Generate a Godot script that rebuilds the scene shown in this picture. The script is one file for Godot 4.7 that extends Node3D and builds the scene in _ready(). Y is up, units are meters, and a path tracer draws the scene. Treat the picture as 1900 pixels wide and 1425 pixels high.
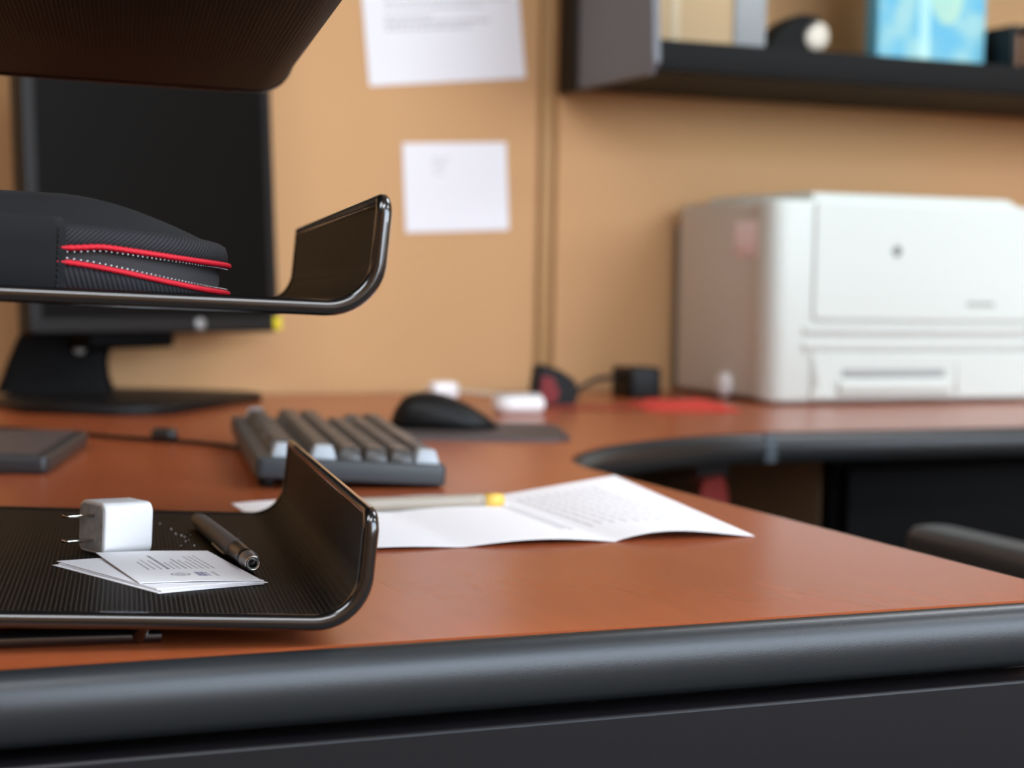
extends Node3D

# World: metres, y up. The desk has its own axes: s runs along its front edge to the right, d runs away from the viewer.
const YAW := 0.3927
const CORNER := Vector3(0.294, 0.0, -0.8924)
const DESK := 0.74
var AX := Vector3(0.92388, 0, -0.38268)
var BX := Vector3(-0.38268, 0, -0.92388)
const SLOT := 0.132          # height between two trays
var tray_frame: Transform3D
var M := {}

# ---------------------------------------------------------------- mesh building
class Shape:
	var st := SurfaceTool.new()
	var any := false
	func _init():
		st.begin(Mesh.PRIMITIVE_TRIANGLES)
	func put(tris: PackedVector3Array, uvs: PackedVector2Array, smooth: PackedByteArray, closed := true) -> void:
		var vol := 0.0
		var o := tris[0]
		for i in range(0, tris.size(), 3):
			vol += (tris[i] - o).dot((tris[i + 1] - o).cross(tris[i + 2] - o))
		var flip := closed and vol > 0.0
		for i in range(0, tris.size(), 3):
			st.set_smooth_group(smooth[i / 3] if smooth[i / 3] < 255 else -1)
			for k in ([0, 2, 1] if flip else [0, 1, 2]):
				st.set_uv(uvs[i + k])
				st.add_vertex(tris[i + k])
		any = true
	# rings of equal length joined into a skin; caps close the first and the last ring
	func loft(rings: Array, caps := true, ring_closed := true, looped := false, group := 1, uv_flip := false) -> void:
		var t := PackedVector3Array()
		var u := PackedVector2Array()
		var s := PackedByteArray()
		var n: int = rings[0].size()
		var along := [0.0]
		var long := 0.0
		for i in range(1, n + 1):
			long += (rings[rings.size() / 2][i % n] - rings[rings.size() / 2][i - 1]).length()
			along.append(long)
		var down := [0.0]
		for j in range(1, rings.size() + 1):
			down.append(down[j - 1] + (rings[j % rings.size()][0] - rings[j - 1][0]).length())
		var m := n if ring_closed else n - 1
		for j in (rings.size() if looped else rings.size() - 1):
			var a: PackedVector3Array = rings[j]
			var b: PackedVector3Array = rings[(j + 1) % rings.size()]
			for i in m:
				var k := (i + 1) % n
				var ua := Vector2(along[i], down[j])
				var ub := Vector2(along[i + 1], down[j])
				var uc := Vector2(along[i + 1], down[j + 1])
				var ud := Vector2(along[i], down[j + 1])
				t.append_array([a[i], a[k], b[k], a[i], b[k], b[i]])
				u.append_array([ua, ub, uc, ua, uc, ud])
				s.append_array([group, group])
		if caps and not looped:
			cap(t, u, s, rings[0], true)
			cap(t, u, s, rings[rings.size() - 1], false)
		put(t, u, s, ring_closed and (caps or looped))
	func cap(t: PackedVector3Array, u: PackedVector2Array, s: PackedByteArray, ring: PackedVector3Array, back: bool) -> void:
		var nrm := Vector3.ZERO
		for i in ring.size():
			nrm += ring[i].cross(ring[(i + 1) % ring.size()])
		var ax := nrm.abs().max_axis_index()
		var flat := PackedVector2Array()
		for p in ring:
			flat.append(Vector2(p.y, p.z) if ax == 0 else Vector2(p.z, p.x) if ax == 1 else Vector2(p.x, p.y))
		var idx := Geometry2D.triangulate_polygon(flat)
		var want := nrm * (-1.0 if back else 1.0)
		for i in range(0, idx.size(), 3):
			var a := ring[idx[i]]
			var b := ring[idx[i + 1]]
			var c := ring[idx[i + 2]]
			if (b - a).cross(c - a).dot(want) < 0.0:
				var q := b
				b = c
				c = q
			t.append_array([a, b, c])
			u.append_array([Vector2(a.x, a.z), Vector2(b.x, b.z), Vector2(c.x, c.z)])
			s.append(255)
	# a polygon (x, z) raised through levels [y, inset]; the edges come out rounded
	func prism(poly: PackedVector2Array, levels: Array, xf := Transform3D()) -> void:
		var rings := []
		var nn := poly.size()
		var area := 0.0
		for i in nn:
			area += poly[i].cross(poly[(i + 1) % nn])
		var sg := 1.0 if area > 0.0 else -1.0
		for lv in levels:
			var r := PackedVector3Array()
			for i in nn:
				var e1 := (poly[i] - poly[(i + nn - 1) % nn]).normalized()
				var e2 := (poly[(i + 1) % nn] - poly[i]).normalized()
				var n1 := Vector2(-e1.y, e1.x) * sg
				var n2 := Vector2(-e2.y, e2.x) * sg
				var b := n1 + n2
				b = b / maxf(0.35, b.dot(n1))
				var p := poly[i] + b * float(lv[1])
				r.append(xf * Vector3(p.x, lv[0], p.y))
			rings.append(r)
		loft(rings)
	# a box standing on y = 0 of xf, corners rounded in plan by r, edges by e
	func rbox(w: float, h: float, d: float, r: float, e: float, xf := Transform3D(), n := 4) -> void:
		prism(Shape.rrect(w, d, maxf(r, 0.0001), n), Shape.round_levels(0.0, h, e), xf)
	static func round_levels(y0: float, y1: float, e: float) -> Array:
		var k := 3 if e > 0.002 else 2 if e > 0.0008 else 1
		var res := []
		for i in k + 1:
			var q := PI / 2 * i / k
			res.append([y0 + e * (1.0 - cos(q)), e * (1.0 - sin(q))])
		for i in k + 1:
			var q := PI / 2 * (k - i) / k
			res.append([y1 - e * (1.0 - cos(q)), e * (1.0 - sin(q))])
		return res
	static func rrect(w: float, d: float, r: float, n := 4) -> PackedVector2Array:
		var p := PackedVector2Array()
		r = minf(r, minf(w, d) * 0.4999)
		for c in [[1, 1, 0.0], [-1, 1, PI / 2], [-1, -1, PI], [1, -1, 1.5 * PI]]:
			for i in n + 1:
				var q: float = c[2] + PI / 2 * i / n
				p.append(Vector2(c[0] * (w / 2 - r) + r * cos(q), c[1] * (d / 2 - r) + r * sin(q)))
		return p
	func box(lo: Vector3, hi: Vector3, xf := Transform3D()) -> void:
		var p := PackedVector2Array([Vector2(lo.x, lo.z), Vector2(hi.x, lo.z), Vector2(hi.x, hi.z), Vector2(lo.x, hi.z)])
		var rings := []
		for y in [lo.y, hi.y]:
			var r := PackedVector3Array()
			for q in p:
				r.append(xf * Vector3(q.x, y, q.y))
			rings.append(r)
		loft(rings, true, true, false, 255)
	# turned shape: profile of Vector2(radius, y)
	func lathe(profile: Array, seg := 24, xf := Transform3D(), sx := 1.0) -> void:
		var rings := []
		for p in profile:
			var r := PackedVector3Array()
			for i in seg:
				var q := TAU * i / seg
				r.append(xf * Vector3(maxf(p.x, 0.00002) * cos(q) * sx, p.y, maxf(p.x, 0.00002) * sin(q)))
			rings.append(r)
		loft(rings)
	func tube(path: Array, r, seg := 10, looped := false) -> void:
		var n := path.size()
		var rings := []
		var up := Vector3.ZERO
		for i in n:
			var a: Vector3 = path[(i + n - 1) % n] if looped or i > 0 else path[i]
			var b: Vector3 = path[(i + 1) % n] if looped or i < n - 1 else path[i]
			var t := (b - a).normalized()
			if up == Vector3.ZERO:
				up = (Vector3.UP if absf(t.y) < 0.9 else Vector3.RIGHT).cross(t).normalized()
			up = (up - t * up.dot(t)).normalized()
			var side := t.cross(up)
			var rad: float = r if (r is float) else r[i]
			var ring := PackedVector3Array()
			for k in seg:
				var q := TAU * k / seg
				ring.append(path[i] + (up * cos(q) + side * sin(q)) * rad)
			rings.append(ring)
		loft(rings, not looped, true, looped)
	# a profile of Vector2(outwards, y) carried along a path of Vector2(x, z) whose left side is outside
	func moulding(profile: Array, path: PackedVector2Array) -> void:
		var rings := []
		for i in path.size():
			var a := path[maxi(i - 1, 0)]
			var b := path[mini(i + 1, path.size() - 1)]
			var t := (b - a).normalized()
			var o := Vector2(-t.y, t.x)
			if i > 0 and i < path.size() - 1:
				var e := (path[i] - path[i - 1]).normalized()
				o = o / maxf(0.5, o.dot(Vector2(-e.y, e.x)))
			var r := PackedVector3Array()
			for p in profile:
				r.append(Vector3(path[i].x + o.x * p.x, p.y, path[i].y + o.y * p.x))
			rings.append(r)
		loft(rings)
	# a thin sheet whose upper face carries the print: u to the right, v towards the viewer
	func sheet(w: float, d: float, th: float, height: Callable, nu := 1, nv := 1) -> void:
		for face in 2:
			var t := PackedVector3Array()
			var u := PackedVector2Array()
			var s := PackedByteArray()
			for i in nu:
				for j in nv:
					var q := []
					for c in [[0, 0], [1, 0], [1, 1], [0, 1]]:
						var a := float(i + c[0]) / nu
						var b := float(j + c[1]) / nv
						q.append([Vector3(w * a, height.call(a, b) + (th if face == 0 else 0.0), d * b), Vector2(a, b) if face == 0 else Vector2(0.004, 0.004)])
					for k in ([0, 1, 2, 0, 2, 3] if face == 0 else [0, 2, 1, 0, 3, 2]):
						t.append(q[k][0])
						u.append(q[k][1])
					s.append_array([3 + face, 3 + face])
			put(t, u, s, false)
		var rim := []
		for e in 2:
			var r := PackedVector3Array()
			for i in nu:
				r.append(Vector3(w * i / nu, height.call(float(i) / nu, 0.0) + th * e, 0))
			for j in nv:
				r.append(Vector3(w, height.call(1.0, float(j) / nv) + th * e, d * j / nv))
			for i in nu:
				r.append(Vector3(w * (nu - i) / nu, height.call(float(nu - i) / nu, 1.0) + th * e, d))
			for j in nv:
				r.append(Vector3(0, height.call(0.0, float(nv - j) / nv) + th * e, d * (nv - j) / nv))
			rim.append(r)
		var t2 := PackedVector3Array()
		var u2 := PackedVector2Array()
		var s2 := PackedByteArray()
		var n: int = rim[0].size()
		for i in n:
			var k := (i + 1) % n
			t2.append_array([rim[0][i], rim[1][k], rim[0][k], rim[0][i], rim[1][i], rim[1][k]])
			for z in 6:
				u2.append(Vector2(0.004, 0.004))
			s2.append_array([255, 255])
		put(t2, u2, s2, false)
	func mesh() -> ArrayMesh:
		st.generate_normals()
		return st.commit()


# ---------------------------------------------------------------- naming
var taken := {}
func numbered(called: String) -> String:
	taken[called] = taken.get(called, -1) + 1
	return called if taken[called] == 0 else "%s_%03d" % [called, taken[called]]

func tag(o: Node, label: String, category: String, group := "") -> Node:
	o.set_meta("label", label)
	o.set_meta("category", category)
	if group:
		o.set_meta("group", group)
	return o

func thing(called: String, label: String, category: String, at: Vector3, turn := 0.0, group := "") -> Node3D:
	var o := Node3D.new()
	o.name = numbered(called)
	add_child(o)
	o.position = at
	o.rotation.y = turn
	tag(o, label, category, group)
	return o

func part(called: String, s, m: Material, parent: Node, label := "") -> MeshInstance3D:
	var o := MeshInstance3D.new()
	o.name = called if parent != self else numbered(called)
	o.mesh = s.mesh() if s is Shape else s
	o.material_override = m
	if label:
		o.set_meta("label", label)
	parent.add_child(o, true)
	return o

func struct(called: String, s, m: Material, at := Vector3.ZERO, turn := 0.0) -> MeshInstance3D:
	var o := part(called, s, m, self)
	o.set_meta("kind", "structure")
	o.position = at
	o.rotation.y = turn
	return o

func P(s: float, d: float, y := DESK) -> Vector3:
	return CORNER + AX * s + BX * d + Vector3.UP * y

func T(x: float, y: float, z: float) -> Transform3D:
	return Transform3D(Basis(), Vector3(x, y, z))

# ---------------------------------------------------------------- materials
func mat(c: Color, rough := 0.5, metal := 0.0, spec := 0.5) -> StandardMaterial3D:
	var m := StandardMaterial3D.new()
	m.albedo_color = c
	m.roughness = rough
	m.metallic = metal
	m.metallic_specular = spec
	return m

func rgb(r: int, g: int, b: int) -> Color:
	return Color(r / 255.0, g / 255.0, b / 255.0)

func noise_tex(freq: float, octaves: int, a: Color, b: Color, seed_: int, size := 512, bump := false) -> NoiseTexture2D:
	var n := FastNoiseLite.new()
	n.seed = seed_
	n.frequency = freq
	n.fractal_octaves = octaves
	var t := NoiseTexture2D.new()
	t.width = size
	t.height = size
	t.seamless = true
	t.noise = n
	if bump:
		t.as_normal_map = true
		t.bump_strength = 3.0
	else:
		var g := Gradient.new()
		g.set_color(0, a)
		g.set_color(1, b)
		t.color_ramp = g
	return t

func tri(m: StandardMaterial3D, scale: Vector3) -> StandardMaterial3D:
	m.uv1_triplanar = true
	m.uv1_scale = scale
	return m

func make_materials() -> void:
	# cherry laminate: long streaks along the depth of the desk with fine pores
	M.wood = tri(mat(Color.WHITE, 0.26, 0.0, 0.5), Vector3(7, 7, 1.0))
	M.wood.albedo_texture = noise_tex(0.010, 2, rgb(154, 79, 44), rgb(159, 82, 46), 5)
	M.bumper = tri(mat(rgb(29, 32, 34), 0.36, 0.0, 0.5), Vector3(30, 30, 30))
	M.bumper.normal_enabled = true
	M.bumper.normal_texture = noise_tex(0.15, 3, Color.BLACK, Color.WHITE, 3, 256, true)
	M.bumper.normal_scale = 0.12
	M.black_metal = mat(rgb(14, 13, 16), 0.4, 0.0, 0.4)
	M.deep_black = mat(rgb(9, 9, 10), 0.6, 0.0, 0.2)
	M.wire = mat(rgb(15, 14, 15), 0.22, 0.0, 0.5)
	M.wire.clearcoat_enabled = true
	M.wire.clearcoat = 1.0
	M.wire.clearcoat_roughness = 0.1
	# woven wire: upright strands 2.1 mm apart, finer cross wires between them
	var w := Image.create(48, 64, false, Image.FORMAT_RGB8)
	var hgt := Image.create(48, 64, false, Image.FORMAT_RGB8)
	for y in 64:
		for x in 48:
			var up := clampf(1.35 - absf(x - 23.5) / 8.0, 0.0, 1.0)
			var over := clampf(1.2 - absf(fposmod(y, 32.0) - 15.5) / 6.0, 0.0, 1.0)
			var k := up * (0.55 + 0.45 * over)
			w.set_pixel(x, y, rgb(3, 3, 3).lerp(rgb(66, 65, 63), k))
			hgt.set_pixel(x, y, Color(k, k, k))
	w.generate_mipmaps()
	hgt.bump_map_to_normal_map(4.0)
	M.mesh = tri(mat(Color.WHITE, 0.5, 0.0, 0.2), Vector3(476, 476, 330))
	M.mesh.albedo_texture = ImageTexture.create_from_image(w)
	M.mesh.normal_enabled = true
	M.mesh.normal_texture = ImageTexture.create_from_image(hgt)
	M.mesh.normal_scale = 0.7
	# case cloths
	M.cloth = tri(mat(rgb(32, 33, 35), 0.9, 0.0, 0.3), Vector3(60, 60, 60))
	M.cloth.albedo_texture = noise_tex(0.12, 3, Color(0.75, 0.75, 0.75), Color.WHITE, 11, 256)
	M.cloth.rim_enabled = true
	M.cloth.rim = 0.2
	for k in 2:
		var tw := Image.create(32, 32, false, Image.FORMAT_RGB8)
		for y in 32:
			for x in 32:
				var q := absf(fposmod((x + y) if k == 0 else (x - y), 16.0) / 8.0 - 1.0)
				tw.set_pixel(x, y, rgb(22, 22, 25).lerp(rgb(62, 62, 64), pow(q, 2.0)))
		tw.generate_mipmaps()
		var m := mat(Color.WHITE, 0.8, 0.0, 0.35)
		m.albedo_texture = ImageTexture.create_from_image(tw)
		m.uv1_scale = Vector3(230, 230, 1)
		M["twill%d" % k] = m
	M.lining = mat(rgb(58, 56, 58), 0.85)
	M.red = mat(rgb(196, 22, 42), 0.6, 0.0, 0.4)
	M.steel = mat(rgb(200, 200, 200), 0.25, 1.0)
	M.chrome = mat(rgb(225, 220, 210), 0.18, 1.0)
	M.white_plastic = mat(rgb(238, 238, 238), 0.3, 0.0, 0.5)
	M.face_plastic = tri(mat(rgb(205, 205, 204), 0.45), Vector3(60, 60, 60))  # on the charger this grey paints in the shade of the prong side
	M.face_plastic.albedo_texture = noise_tex(0.02, 2, Color(0.86, 0.86, 0.86), Color.WHITE, 21, 128)
	M.paper = mat(rgb(240, 240, 243), 0.75, 0.0, 0.3)
	M.pen_barrel = mat(rgb(88, 90, 95), 0.5, 0.0, 0.4)
	M.pen_grip = mat(rgb(24, 24, 26), 0.35)
	M.pen_collar = mat(rgb(120, 124, 128), 0.35, 0.3)
	# background
	M.wall = tri(mat(Color.WHITE, 0.95, 0.0, 0.2), Vector3(14, 14, 14))
	M.wall.albedo_texture = noise_tex(0.3, 3, rgb(199, 157, 112), rgb(208, 166, 121), 31, 256)
	M.post = mat(rgb(184, 146, 98), 0.6, 0.0, 0.4)
	M.groove = mat(rgb(168, 128, 84), 0.8)
	M.screen = mat(rgb(12, 11, 9), 0.38, 0.0, 0.2)
	M.bezel = mat(rgb(18, 18, 18), 0.4, 0.0, 0.4)
	M.black_plastic = mat(rgb(14, 14, 14), 0.45, 0.0, 0.35)
	M.grey_knob = mat(rgb(150, 150, 148), 0.35, 0.4)
	M.yellow = mat(rgb(225, 205, 20), 0.6)
	M.printer = mat(rgb(206, 213, 206), 0.5, 0.0, 0.4)
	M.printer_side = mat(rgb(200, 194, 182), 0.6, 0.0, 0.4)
	M.printer_grey = mat(rgb(196, 200, 194), 0.5)
	M.printer_line = mat(rgb(120, 122, 118), 0.6)
	M.shelf = mat(rgb(24, 24, 23), 0.55, 0.0, 0.2)
	M.shelf_side = mat(rgb(114, 118, 124), 0.5, 0.0, 0.4)
	M.key = mat(rgb(60, 57, 54), 0.34, 0.0, 0.5)
	M.key_light = mat(rgb(165, 172, 178), 0.45)
	M.kb_case = mat(rgb(50, 55, 58), 0.45)
	M.pad = mat(rgb(66, 58, 58), 0.55)
	M.dull_red = mat(rgb(150, 42, 36), 0.7)
	M.red_cloth = mat(rgb(188, 54, 42), 0.8)
	M.white_wall = mat(rgb(214, 214, 212), 0.9)
	M.carpet = tri(mat(Color.WHITE, 0.95), Vector3(6, 6, 6))
	M.carpet.albedo_texture = noise_tex(0.3, 3, rgb(80, 76, 71), rgb(110, 103, 95), 41, 256)
	M.chair_plastic = mat(rgb(42, 43, 45), 0.4)
	M.chair_cloth = mat(rgb(30, 30, 32), 0.9)
	M.aluminium = mat(rgb(190, 194, 198), 0.3, 0.8)


# ---------------------------------------------------------------- scene
func _ready() -> void:
	var cam := Camera3D.new()
	cam.name = "camera"
	add_child(cam)
	cam.position = Vector3(0, 0.897, 0)
	cam.basis = Basis(Vector3.RIGHT, -atan(202.5 / 3300.0)) * Basis(Vector3.BACK, 0.018)
	var lens := CameraAttributesPhysical.new()
	lens.frustum_focal_length = 55.579      # 24.4 degrees high
	lens.frustum_focus_distance = 0.84
	lens.exposure_aperture = 6.6
	lens.frustum_near = 0.05
	lens.frustum_far = 60.0
	cam.attributes = lens
	cam.current = true
	var env := Environment.new()
	env.background_mode = Environment.BG_SKY
	var sky := ProceduralSkyMaterial.new()
	sky.sky_top_color = rgb(196, 214, 235)
	sky.sky_horizon_color = rgb(232, 238, 245)
	sky.ground_horizon_color = rgb(150, 150, 146)
	sky.ground_bottom_color = rgb(120, 118, 112)
	sky.sky_energy_multiplier = 2.9
	sky.ground_energy_multiplier = 1.0
	env.sky = Sky.new()
	env.sky.sky_material = sky
	env.tonemap_mode = Environment.TONE_MAPPER_LINEAR
	env.tonemap_exposure = 1.0
	env.sdfgi_enabled = true
	env.ssao_enabled = true
	env.ssil_enabled = true
	var we := WorldEnvironment.new()
	we.name = "surroundings"
	we.environment = env
	add_child(we)
	make_materials()
	ceiling_lights(2.9)

	tray_frame = Transform3D(Basis(Vector3.UP, 0.2155) * Basis(Vector3.RIGHT, -0.016) * Basis(Vector3.BACK, -0.030), Vector3(-0.0604, 0.7495, -0.7410))
	room()
	desk()
	trays()
	shelf()
	printer()
	monitor()
	keyboard()
	zip_case()
	charger()
	cards()
	pen()
	crumbs()
	letter()
	mouse_and_pad()
	wall_papers()
	clutter()
	shelf_things()
	chair()


func ceiling_lights(energy: float) -> void:
	for k in [[-1.9, -0.3, "white ceiling light panel to the left of the desk stack"], [1.5, 0.42, "white ceiling light panel above the space before the printer"], [-0.8, -1.3, "white ceiling light panel behind the viewer near the window left"], [1.9, -1.3, "white ceiling light panel behind the viewer before the window middle"]]:
		var t := thing("ceiling_light", k[2], "ceiling light", P(k[0], k[1], 2.66), YAW, "ceiling light panels")
		var f := Shape.new()
		for e in [[1.24, 0.03, 0.305], [1.24, 0.03, -0.305]]:
			f.box(Vector3(-0.62, -0.03, e[2] - 0.015), Vector3(0.62, 0.03, e[2] + 0.015))
		for e in [-0.605, 0.605]:
			f.box(Vector3(e - 0.015, -0.03, -0.29), Vector3(e + 0.015, 0.03, 0.29))
		part("frame", f, M.white_plastic, t)
		var g := Shape.new()
		g.box(Vector3(-0.59, -0.01, -0.29), Vector3(0.59, 0.0, 0.29))
		var gm := mat(rgb(240, 240, 240), 0.6)
		gm.emission_enabled = true
		gm.emission = rgb(250, 250, 248)
		gm.emission_energy_multiplier = 1.5
		part("diffuser", g, gm, t)
		var l := AreaLight3D.new()
		l.name = "lamp"
		l.area_size = Vector2(1.16, 0.56)
		l.light_color = rgb(240, 247, 255)
		l.light_energy = energy
		l.shadow_enabled = true
		l.rotation.x = -PI / 2
		l.position.y = -0.035
		t.add_child(l)


func room() -> void:
	var s := Shape.new()
	s.box(Vector3(-4.1, -0.1, -1.7), Vector3(4.1, 0.0, 2.1))
	struct("floor", s, M.carpet, P(0, 0, 0), YAW)
	s = Shape.new()
	s.box(Vector3(-4.1, 2.7, -1.7), Vector3(4.1, 2.8, 2.1))
	struct("ceiling", s, M.white_wall, P(0, 0, 0), YAW)
	s = Shape.new()
	s.box(Vector3(-4.0, 0, -1.6), Vector3(0.337, 2.7, -1.51))
	struct("wall_back", s, M.wall, P(0, 0, 0), YAW)
	s = Shape.new()
	s.box(Vector3(0.368, 0, -1.6), Vector3(4.0, 2.7, -1.51))
	struct("wall_back", s, M.wall, P(0, 0, 0), YAW)
	# the joint between the two fabric panels: a slim post in a groove
	s = Shape.new()
	s.box(Vector3(0.337, 0, -1.6), Vector3(0.368, 2.7, -1.516))
	var g := struct("trim_1", s, M.groove, P(0, 0, 0), YAW)
	s = Shape.new()
	s.rbox(0.017, 2.7, 0.010, 0.003, 0.0005, T(0.3525, 0, -1.515))
	part("post", s, M.post, g)
	s = Shape.new()
	s.box(Vector3(-4.1, 0, -1.7), Vector3(-4.0, 2.7, 2.1))
	struct("wall_left", s, M.wall, P(0, 0, 0), YAW)
	s = Shape.new()
	s.box(Vector3(4.0, 0, -1.7), Vector3(4.1, 2.7, 2.1))
	struct("wall_right", s, M.wall, P(0, 0, 0), YAW)
	s = Shape.new()
	s.box(Vector3(-4.0, 0, 2.0), Vector3(-0.4, 2.7, 2.1))
	s.box(Vector3(3.4, 0, 2.0), Vector3(4.0, 2.7, 2.1))
	s.box(Vector3(-0.4, 0, 2.0), Vector3(3.4, 0.85, 2.1))
	s.box(Vector3(-0.4, 2.35, 2.0), Vector3(3.4, 2.7, 2.1))
	struct("wall_rear", s, M.wall, P(0, 0, 0), YAW)
	s = Shape.new()
	for x in [-0.375, 0.9, 2.1, 3.375]:
		s.box(Vector3(x - 0.025, 0.85, 2.02), Vector3(x + 0.025, 2.35, 2.08))
	for y in [0.875, 2.325]:
		s.box(Vector3(-0.4, y - 0.0245, 2.03), Vector3(3.4, y + 0.0245, 2.07))
	struct("window_1", s, M.aluminium, P(0, 0, 0), YAW)


func desk() -> void:
	var t := thing("corner_desk", "cherry laminate corner desk with thick black rubber edge", "desk", P(0, 0, 0), YAW)
	var curve := Curve2D.new()
	curve.bake_interval = 0.012
	curve.add_point(Vector2(0, -0.60), Vector2.ZERO, Vector2(0.002, -0.14))
	curve.add_point(Vector2(0.327, -0.878), Vector2(-0.14, 0.008), Vector2.ZERO)
	var bend := curve.get_baked_points()
	var top := PackedVector2Array([Vector2(-0.86, 0), Vector2(-0.02, 0), Vector2(-0.006, -0.006), Vector2(0, -0.02)])
	top.append_array(bend)
	top.append_array([Vector2(0.327, -1.50), Vector2(-0.86, -1.50)])
	var s := Shape.new()
	s.prism(top, [[0.708, 0.0], [0.74, 0.0]])
	part("worktop", s, M.wood, t)
	s = Shape.new()
	s.prism(PackedVector2Array([Vector2(0.329, -0.878), Vector2(1.8, -0.885), Vector2(1.8, -1.50), Vector2(0.329, -1.50)]), [[0.708, 0.0], [0.74, 0.0]])
	part("worktop", s, M.wood, t)
	# rubber edge: a full round nose, set in a hair below the laminate
	var nose := [Vector2(-0.001, 0.7093), Vector2(0.004, 0.7082), Vector2(0.008, 0.7096), Vector2(0.0108, 0.7130), Vector2(0.0122, 0.718), Vector2(0.0125, 0.724), Vector2(0.0118, 0.7298), Vector2(0.0098, 0.7346), Vector2(0.0070, 0.7377), Vector2(0.0045, 0.7391), Vector2(0.0026, 0.7394), Vector2(0.0018, 0.7390), Vector2(0.0015, 0.7375), Vector2(-0.001, 0.7370)]
	var path := PackedVector2Array([Vector2(-0.86, 0), Vector2(-0.5, 0), Vector2(-0.2, 0), Vector2(-0.03, 0), Vector2(-0.02, 0), Vector2(-0.013, -0.0015), Vector2(-0.006, -0.006), Vector2(-0.0015, -0.013), Vector2(0, -0.02), Vector2(0, -0.03), Vector2(0, -0.3)])
	path.append_array(bend)
	s = Shape.new()
	s.moulding(nose, path)
	part("edge_band", s, M.bumper, t)
	s = Shape.new()
	s.moulding(nose, PackedVector2Array([Vector2(0.333, -0.878), Vector2(1.0, -0.8815), Vector2(1.8, -0.885)]))
	part("edge_band", s, M.bumper, t)
	s = Shape.new()
	s.rbox(0.014, 0.03, 0.016, 0.003, 0.002, T(0.330, 0.7085, -0.8725))
	part("joint_highlight", s, mat(rgb(78, 88, 96), 0.45), t, "grey block painted as the highlight where two edge bands meet")  # added grey block, its colour stands in for the highlight at the joint
	# the sloping bracket under the corner
	s = Shape.new()
	var br := PackedVector2Array([Vector2(-0.9, 0.7075), Vector2(-0.9, 0.694), Vector2(-1.49, 0.56), Vector2(-1.49, 0.7075)])
	var rings := []
	for x in [0.262, 0.30]:
		var r := PackedVector3Array()
		for p in br:
			r.append(Vector3(x, p.y, p.x))
		rings.append(r)
	s.loft(rings, true, true, false, 255)
	part("bracket", s, M.black_metal, t)
	# filing cabinet below the front: a thing of its own
	var c := thing("filing_cabinet", "black metal filing cabinet under the front edge of desk", "cabinet", P(0, 0, 0), YAW)
	s = Shape.new()
	s.box(Vector3(-0.80, 0.03, -0.56), Vector3(-0.022, 0.7055, -0.02))
	part("body", s, M.black_metal, c)
	for k in 2:
		var y0: float = [0.385, 0.04][k]
		s = Shape.new()
		s.prism(Shape.rrect(0.778, 0.704 - 0.385 if k == 0 else 0.34, 0.002, 2), Shape.round_levels(0, 0.026, 0.0016), Transform3D(Basis(Vector3.RIGHT, PI / 2), Vector3(-0.411, y0 + (0.1595 if k == 0 else 0.17), -0.0108)))
		var dr := part("drawer", s, M.black_metal, c)
		s = Shape.new()
		s.rbox(0.14, 0.012, 0.018, 0.004, 0.002, T(-0.411, y0 + 0.10, 0.0242))
		part("handle", s, M.wire, dr)
	c = thing("storage_cabinet", "black cabinet standing under the far desk below the printer", "cabinet", P(0.47, 0.95, 0), YAW)
	s = Shape.new()
	s.rbox(0.46, 0.705, 0.5, 0.004, 0.002, T(0.23, 0.0, -0.27))
	part("body", s, M.deep_black, c)
	s = Shape.new()
	s.rbox(0.003, 0.69, 0.46, 0.001, 0.001, T(-0.0005, 0.01, -0.27))
	part("side_panel", s, mat(rgb(128, 104, 80), 0.7), c, "dull brown side panel facing the knee space")
	s = Shape.new()
	s.rbox(0.44, 0.66, 0.018, 0.003, 0.002, T(0.23, 0.03, -0.010))
	var door := part("door", s, M.deep_black, c)
	s = Shape.new()
	s.rbox(0.012, 0.1, 0.016, 0.003, 0.002, T(0.05, 0.5, 0.006))
	part("handle", s, M.wire, door)


# ---------------------------------------------------------------- the tray stack
func tray_profile(off: float, top := 0.0400) -> Array:
	var p := []
	var r := 0.0215
	for side in [-1, 1]:
		var pts := []
		for k in 6:
			var y: float = lerpf(top, r, k / 5.0)
			pts.append(Vector2(0.0012 * k / -5.0 + 0.0012 - off, y))
		for k in range(1, 11):
			var q := PI / 2 * k / 10
			pts.append(Vector2(-r + (r - off) * cos(q), r - (r - off) * sin(q)))
		if side < 0:
			for v in pts:
				p.append(Vector2(-0.252 - v.x, v.y))
		else:
			pts.reverse()
			for k in 9:
				p.append(Vector2(lerpf(-0.252 + r, -r, (k + 1) / 10.0), off))
			p.append_array(pts)
	return p

func sag(tier: int, x: float) -> float:
	return -0.006 * x if tier == 0 else 0.0

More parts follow.
